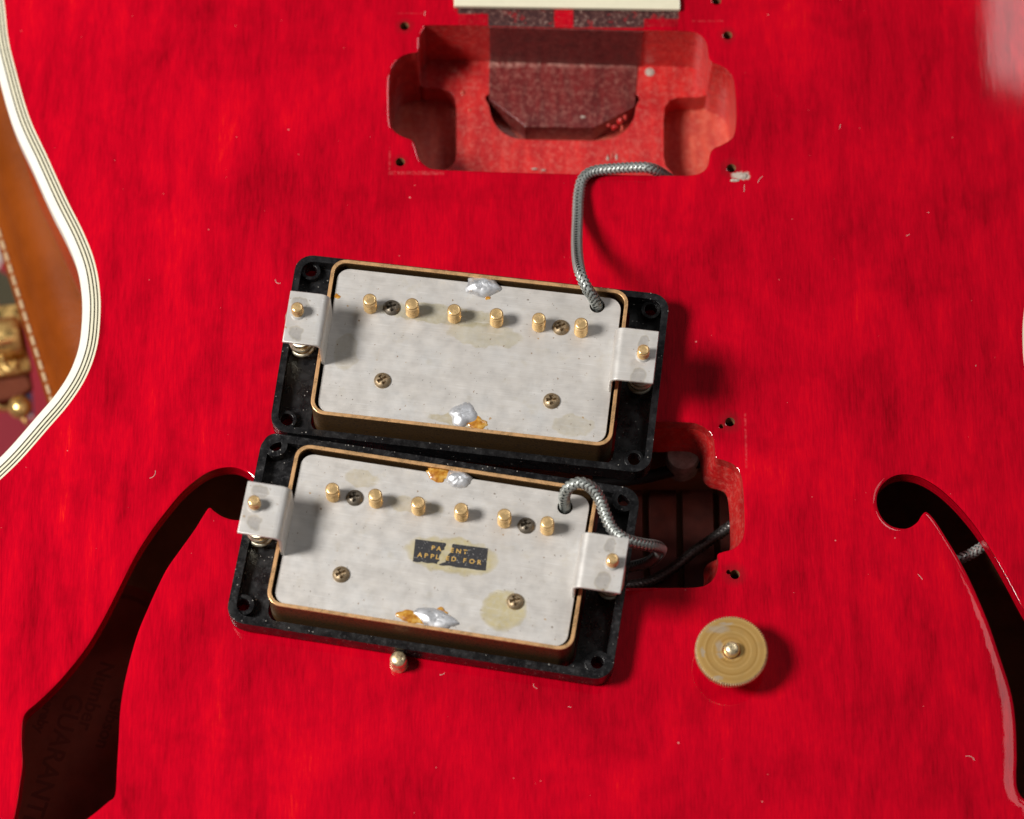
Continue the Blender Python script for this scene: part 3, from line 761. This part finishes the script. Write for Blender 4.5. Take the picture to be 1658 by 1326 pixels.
A = math.radians
p1, L1, pl1 = pickup((-9.7, 8.8), A(-6.95), 6.8, 1.2, 3.0, dict(off=.5,
    ring=(89.6, 45.8), wall=1.6, plastic='plastic', ring_holes=[(503, 435), (1054, 498), (464, 676), (1027, 740)],
    boss=[(2.3, 4.8)]*4, lead_hole=(967, 495), nickel='nickel1',
    screws=[((634, 497), .35, 'darkscrew'), ((908, 529), .5, 'bronze'), ((619, 615), .6, 'bronze'), ((893, 648), .15, 'bronze')],
    feet=[(24.5, [(471, 470), (456, 553)]), (21.5, [(1066, 536), (1059, 621)])], leg_x=(33.4, 33.0),
    height=[(481, 497), (1042, 566)], polez=[.3, .2, 0, .1, 0, .3],
    blobs=[('solder_joint', (781, 464), 4.1, 2.6, 1.15, 1.3, 'solder', 0, .15), ('solder_joint', (749, 671), 3.0, 3.1, .95, 4.2, 'solder', .2, .1),
           ('flux_residue', (774, 686), 2.0, 1.6, .35, 2.2, 'flux', 0, .02), ('flux_residue', (800, 466), 1.6, 1.0, .3, 5.2, 'flux', .6, .02),
           ('flux_residue', (546, 480), .75, .6, .12, 7.1, 'flux', 0, .02), ('flux_residue', (790, 482), .7, .5, .1, 8.1, 'flux', 0, .02)],
    lead=[(967, 500, 9), (967, 494, 13), (962, 484, 16), (948, 462, 19.5), (938, 436, 19), (934, 400, 10), (935, 355, 4.2), (937, 315, 1.9), (944, 289, 1.8), (962, 277, 1.6), (995, 273, 1.8), (1030, 271, 2.2), (1052, 272, 2.0), (1070, 280, -1.5), (1086, 292, -8), (1092, 300, -16)]))
tag(p1, 'silver-backed pickup in glossy black ring, no sticker, braided lead rising to cavity by fingerboard', 'pickup', 'pickups lying face down on the red top')
p2, L2, pl2 = pickup((-18.0, -39.4), A(-9.3), 6.0, 1.0, 2.8, dict(off=.9,
    ring=(89.4, 47.2), wall=1.9, plastic='plastic_cut', ring_holes=[(446, 722), (1010, 811), (394, 979), (967, 1074)],
    boss=[(2.9, 5.9), (2.9, 5.9), (2.5, 5.2), (2.9, 5.9)], lead_hole=(915, 821), nickel='nickel2',
    screws=[((574, 805), .2, 'darkscrew'), ((852, 850), .3, 'darkscrew'), ((552, 929), .5, 'bronze'), ((834, 973), .35, 'bronze')],
    feet=[(24.5, [(401, 778), (384, 862)]), (21.5, [(1017, 871), (1007, 961)])], leg_x=(33.2, 33.0),
    height=[(411, 810), (992, 904)], polez=[.2, .3, .1, 0, .2, .2],
    blobs=[('solder_joint', (743, 776), 3.2, 2.4, 1.0, 6.3, 'solder', 0, .15), ('solder_joint', (708, 1003), 5.2, 2.2, .95, 9.2, 'solder', -.15, .1),
           ('flux_residue', (712, 768), 3.0, 1.7, .45, 3.4, 'flux', -.2, .03), ('flux_residue', (668, 1000), 3.6, 1.3, .35, 4.7, 'flux', -.1, .02), ('flux_residue', (712, 991), 2.0, .9, .3, 6.9, 'flux', .1, .02)],
    lead=[(915, 826, 9), (915, 819, 13), (914, 803, 18), (921, 789, 21), (938, 782, 22), (957, 789, 21), (970, 806, 19), (979, 830, 17.5), (991, 856, 16.5), (1012, 873, 16), (1040, 881, 13), (1060, 884, 9.5), (1070, 889, 4), (1066, 898, -4), (1050, 910, -12), (1020, 918, -18), (985, 922, -22)]))
tag(p2, 'silver-backed pickup in scuffed black ring with black PATENT APPLIED FOR sticker', 'pickup', 'pickups lying face down on the red top')
# sticker: two torn pieces with the gold words on them
def sticker():
    q = [L2(u, v, ZB) for u, v in ((672.5, 873), (790.5, 888), (786.5, 924), (668.5, 909))]
    o, ex, ey = q[3], (q[2]-q[3]), (q[0]-q[3])
    at = lambda s, t: (o.x+ex.x*s+ey.x*t, o.y+ex.y*s+ey.y*t)
    rg = random.Random(3)
    lt = [(0, 0), (.06, -.02), (.12, .03), (.20, .0), (.27, .04), (.33, .02), (.335, .12), (.36, .18), (.345, .28), (.35, .42), (.37, .52), (.365, .62), (.41, .70), (.405, .8), (.425, .9), (.42, 1.0), (.2, 1.0), (0, 1)]
    rt = [(.35, .0), (.4, -.03), (.5, .02), (.6, -.02), (.75, .0), (.88, -.02), (1, 0), (1, 1), (.8, 1), (.52, 1.0), (.505, .93), (.515, .82), (.495, .74), (.505, .62), (.47, .5), (.455, .38), (.44, .28), (.445, .16), (.40, .10)]
    st = obj('sticker', *join(prism([at(*p) for p in lt], [], ZB+.015, ZB+.06), prism([at(*p) for p in rt], [], ZB+.015, ZB+.06)), 'sticker', pl2)
    ang = math.atan2(ex.y, ex.x)
    for ch, s, t in (('P', .255, .70), ('A', .335, .70), ('E', .515, .70), ('N', .605, .70), ('T', .695, .70),
                     ('A', .085, .32), ('P', .17, .32), ('P', .255, .32), ('L', .325, .32), ('E', .465, .32), ('D', .55, .32), ('F', .70, .32), ('O', .80, .32), ('R', .90, .32)):
        x, y = at(s, t); text('gold_letter', ch, 1.5, 'foil', st, (x, y, ZB+.075), ang, .035, 'CENTER', 1.05)
sticker()

# ================================================================== posts and thumbwheel
def bridge_post(u, v, h, label, r=1.95):
    p = PT(u, v)
    pr = [(r+.15, 0.02), (r+.15, .5), (r, .7), (r, h-2.6), (r-.18, h-2.4), (r-.18, h-2.2), (r, h-2.0), (r, h-1.1), (r-.18, h-.55), (r-.6, h-.2), (r*.3, h)]
    o = obj('bridge_post', *lathe(pr, 28), 'post', None, smooth=40, loc=(p.x, p.y, p.z))
    return tag(o, label, 'post', 'gold bridge posts'), p
bridge_post(646, 1076, 5.0, 'short gold post standing bare in the red top below the stickered pickup')
pw = PT(1181, 1071)
bridge_post(1181, 1071, 10.5, 'domed gold post poking up through the middle of the brass thumbwheel', 1.8)
V, F = [], []
N = 88; Rw = 8.2
for r, z in ((2.05, 7.2), (Rw-.5, 7.6), (Rw, 7.9), (Rw, 9.2), (Rw-.35, 9.55), (Rw-.9, 9.6), (5, 9.62), (2.05, 9.55)):
    for i in range(2*N):
        k = r
        if r > Rw-.4: k = r+(.17 if i % 2 else -.17)
        a = 2*math.pi*i/(2*N); V.append((k*math.cos(a), k*math.sin(a), z-7.2))
for j in range(8):
    for i in range(2*N):
        k = (i+1) % (2*N); j2 = (j+1) % 8
        F.append((j*2*N+i, j*2*N+k, j2*2*N+k, j2*2*N+i))
F = [tuple(reversed(f)) for f in F]
V = [v for v in V]
me_o = obj('thumbwheel', V, F, ['disc', 'knurl'], None, smooth=25, loc=(pw.x, pw.y, pw.z+5.9))
bmx = bmesh.new(); bmx.from_mesh(me_o.data); bmesh.ops.recalc_face_normals(bmx, faces=bmx.faces); bmx.to_mesh(me_o.data); bmx.free()
for pg in me_o.data.polygons:
    if 1 < pg.index//(2*N) < 4: pg.material_index = 1
tag(me_o, 'round brass thumbwheel with knurled edge standing by the right corner of the stickered pickup', 'thumbwheel')

# ================================================================== wiring seen through the openings
def cable(name, pts, label, cat, mat, group=None, core='core', R=1.12):
    path = catmull([P(u, v, z) for u, v, z in pts], False, 12); base = path[0]
    loc = path[0].copy()
    rel = [p-loc for p in path]
    if mat == 'blackcable': o = obj(name, *tube(resample(rel, .8), R, 12), mat, None, smooth=60, loc=loc)
    else:
        o = empty(name, loc); obj('braided_shield', *braid(rel, R), mat, o, smooth=50); obj('cable_core', *tube(resample(rel, .8), R-.12, 10), core, o, smooth=50)
    return tag(o, label, cat, group)
cable('braided_cable', [(1235, 832, -20), (1190, 848, -23), (1160, 868, -26), (1125, 892, -29), (1090, 920, -32), (1050, 942, -34.5), (1000, 950, -34.8)], 'dark braided cable slanting across the boards inside the bridge cavity', 'cable', 'braid_dark', None)
cable('black_cable', [(1165, 736, -14), (1140, 744, -15), (1105, 757, -17), (1070, 767, -19), (1030, 775, -20.5), (960, 780, -22)], 'plain black cable in the shadow at the top of the bridge cavity', 'cable', 'blackcable', None, R=1.5)
cable('braided_cable', [(1490, 945, -22), (1540, 912, -11), (1573, 896, -8.5), (1602, 878, -8.5), (1650, 850, -14), (1700, 830, -40)], 'silver braided cable glimpsed through the sound hole beyond the thumbwheel', 'cable', 'braid', None)
pc = P(1106, 736, -13)
can = obj('metal_can', *join(lathe([(4.1, 0), (4.1, 7.0), (3.7, 7.6), (3.2, 7.7), (.6, 7.8)], 26)), 'greycan', None, smooth=40, loc=(pc.x, pc.y, -20.5))
tag(can, 'dull grey metal can tucked in the top of the bridge cavity', 'capacitor')

# ================================================================== case and rug beneath
ea, eb = P(0, 400, -63), P(75, 640, -63)
ed = (eb-ea); ed.z = 0; ed.normalize(); en = Vector((-ed.y, ed.x, 0))
if en.x < 0: en = -en
case = tag(empty('guitar_case', ((ea.x+eb.x)/2, (ea.y+eb.y)/2, -130)), 'tan leather case with pale edge stitching and brass latch under the guitar', 'case')
co = Vector((ea.x, ea.y, 0))
cl = lambda p: (p[0]-(ea.x+eb.x)/2, p[1]-(ea.y+eb.y)/2, p[2]+130)
prof = [(1.5, -129.5), (1.2, -72), (0, -66), (-.3, -64), (.4, -62.6), (2.4, -61.5), (3.6, -60), (4.6, -57), (6.5, -53.5), (9, -51), (12.5, -49.4), (17, -48.6), (24, -48.2), (420, -48.2), (420, -129.5)]
V, F = [], []; ts = [-330+i*12 for i in range(46)]
for t in ts:
    for d, z in prof:
        q = co+ed*t+en*d; V.append(cl((q.x, q.y, z)))
m = len(prof)
for i in range(len(ts)-1):
    for j in range(m): k = (j+1) % m; F.append((i*m+j, i*m+k, (i+1)*m+k, (i+1)*m+j))
F += [tuple(range(m)), tuple(reversed(range((len(ts)-1)*m, len(ts)*m)))]
ob = obj('leather_body', V, F, 'leather', case, smooth=60)
b_ = bmesh.new(); b_.from_mesh(ob.data); bmesh.ops.recalc_face_normals(b_, faces=b_.faces); b_.to_mesh(ob.data); b_.free()
st0 = None
for k in range(26):
    t = -30+k*3.6
    a = co+ed*t+en*.9; b = co+ed*(t+2.5)+en*.9
    pth = [Vector(cl((a.x, a.y, -62.3))), Vector(cl(((a.x+b.x)/2, (a.y+b.y)/2, -61.7))), Vector(cl((b.x, b.y, -62.3)))]
    obj('stitch', *tube(pth, .45, 6), 'thread', case, smooth=60)
lat = empty('latch'); lat.parent = case
c0 = P(14, 545, -84); c1 = P(31, 540, -84)
pth = [Vector(cl(c0-Vector((14, 3, 0)))), Vector(cl(c0)), Vector(cl(c1)), ]
def cyl(a, b, r, n=18, dome=.25):
    a, b = Vector(a), Vector(b); d = b-a
    pts = [a+d*t for t in (0, .02, .1, .5, .86, .95, .985, 1)]; rs = [r*.8, r*.95, r, r, r, r*.93, r*.75, r*.4]
    it = iter(rs); fr = frames(pts); V, F = [], []
    for (p, t, u, bb), q in zip(fr, rs):
        for k in range(n): an = 2*math.pi*k/n; V.append(tuple(p+(u*math.cos(an)+bb*math.sin(an))*q))
    for i in range(len(pts)-1):
        for k in range(n): q = (k+1) % n; F.append((i*n+k, i*n+q, (i+1)*n+q, (i+1)*n+k))
    return V, F+[tuple(reversed(range(n))), tuple(range((len(pts)-1)*n, len(pts)*n))]
obj('latch_barrel', *cyl(cl(P(-30, 552, -84)), cl(P(36, 541, -84)), 5.2), 'latchbrass', lat, smooth=40)
pl_ = [P(u, v, -90) for u, v in ((-40, 500), (30, 492), (52, 600), (-40, 615))]
obj('latch_plate', *prism([cl(p)[:2] for p in pl_], [], 38, 40.5), 'latchbrass', lat, bevel=.6)
loop = catmull([Vector(cl(P(u, v, -84))) for u, v in ((-10, 560), (2, 575), (9, 596), (20, 598), (26, 585))], False, 8)
obj('latch_loop', *tube(loop, .8, 8), 'latchbrass', lat, smooth=60)
tb = [P(u, v, -92) for u, v in ((-20, 598), (44, 582), (52, 625), (30, 640), (-20, 650))]
obj('leather_tab', *prism([cl(p)[:2] for p in tb], [], 34, 37), 'leather_dark', case, bevel=1.0)
rv = cl(P(33, 660, -92)); obj('rivet', *lathe([(3.2, 0), (3.2, 1), (2.4, 2.4), (1.0, 3.1)], 18, rv[0], rv[1]), 'latchbrass', case, smooth=50).location.z = (rv[2])*S
hs_ = [P(u, v, -100) for u, v in ((-40, 620), (30, 636), (46, 690), (20, 665), (-40, 660))]
obj('latch_hasp', *prism([cl(p)[:2] for p in hs_], [], 28, 31), 'latchbrass', lat, bevel=.6)
nrug = 40; V = []; F = []
for j in range(nrug+1):
    for i in range(nrug+1):
        x, y = -700+1400*i/nrug, -700+1400*j/nrug
        V.append((x, y, -131.5+1.2*noise.noise(Vector((x*.02, y*.02, 0)))))
for j in range(nrug):
    for i in range(nrug): k = j*(nrug+1)+i; F.append((k, k+1, k+nrug+2, k+nrug+1))
tag(obj('rug', V, F, 'rug', None, smooth=60), None, None, None, 'structure')

# ================================================================== lint on the lacquer
V, F = [], []
lint_px = [(448, 458, 1.2), (688, 22, .8), (250, 770, 1.6), (1230, 290, 1.4), (1205, 305, 1.3), (1360, 205, .8), (1572, 1225, 1.5), (865, 1112, 1), (1490, 934, 1)]
for k in range(8): lint_px.append((RND.uniform(170, 1640), RND.uniform(10, 1310), RND.uniform(.25, .9)))
cuts = [C_neck, C_bridge, C_fl, C_fr]
for u, v, ln in lint_px:
    p = PT(u, v)
    if any(inside((p.x, p.y), offset(c, 1.5)) for c in cuts): continue
    a = RND.uniform(0, 6.28); cv = RND.uniform(-1.2, 1.2); pth = []
    for i in range(6):
        s = (i/5-.5)*ln*1.6; an = a+cv*(i/5-.5)
        q = Vector((p.x+s*math.cos(an), p.y+s*math.sin(an), 0)); q.z = arch(q.x, q.y)+.06+.05*math.sin(i); pth.append(q)
    vf = tube(pth, .05, 5); b0 = len(V); V += vf[0]; F += [tuple(i+b0 for i in f) for f in vf[1]]
tag(obj('lint', V, F, 'lint', None, smooth=60), 'scattered pale lint fibres on the red lacquer', 'lint', None, 'stuff')
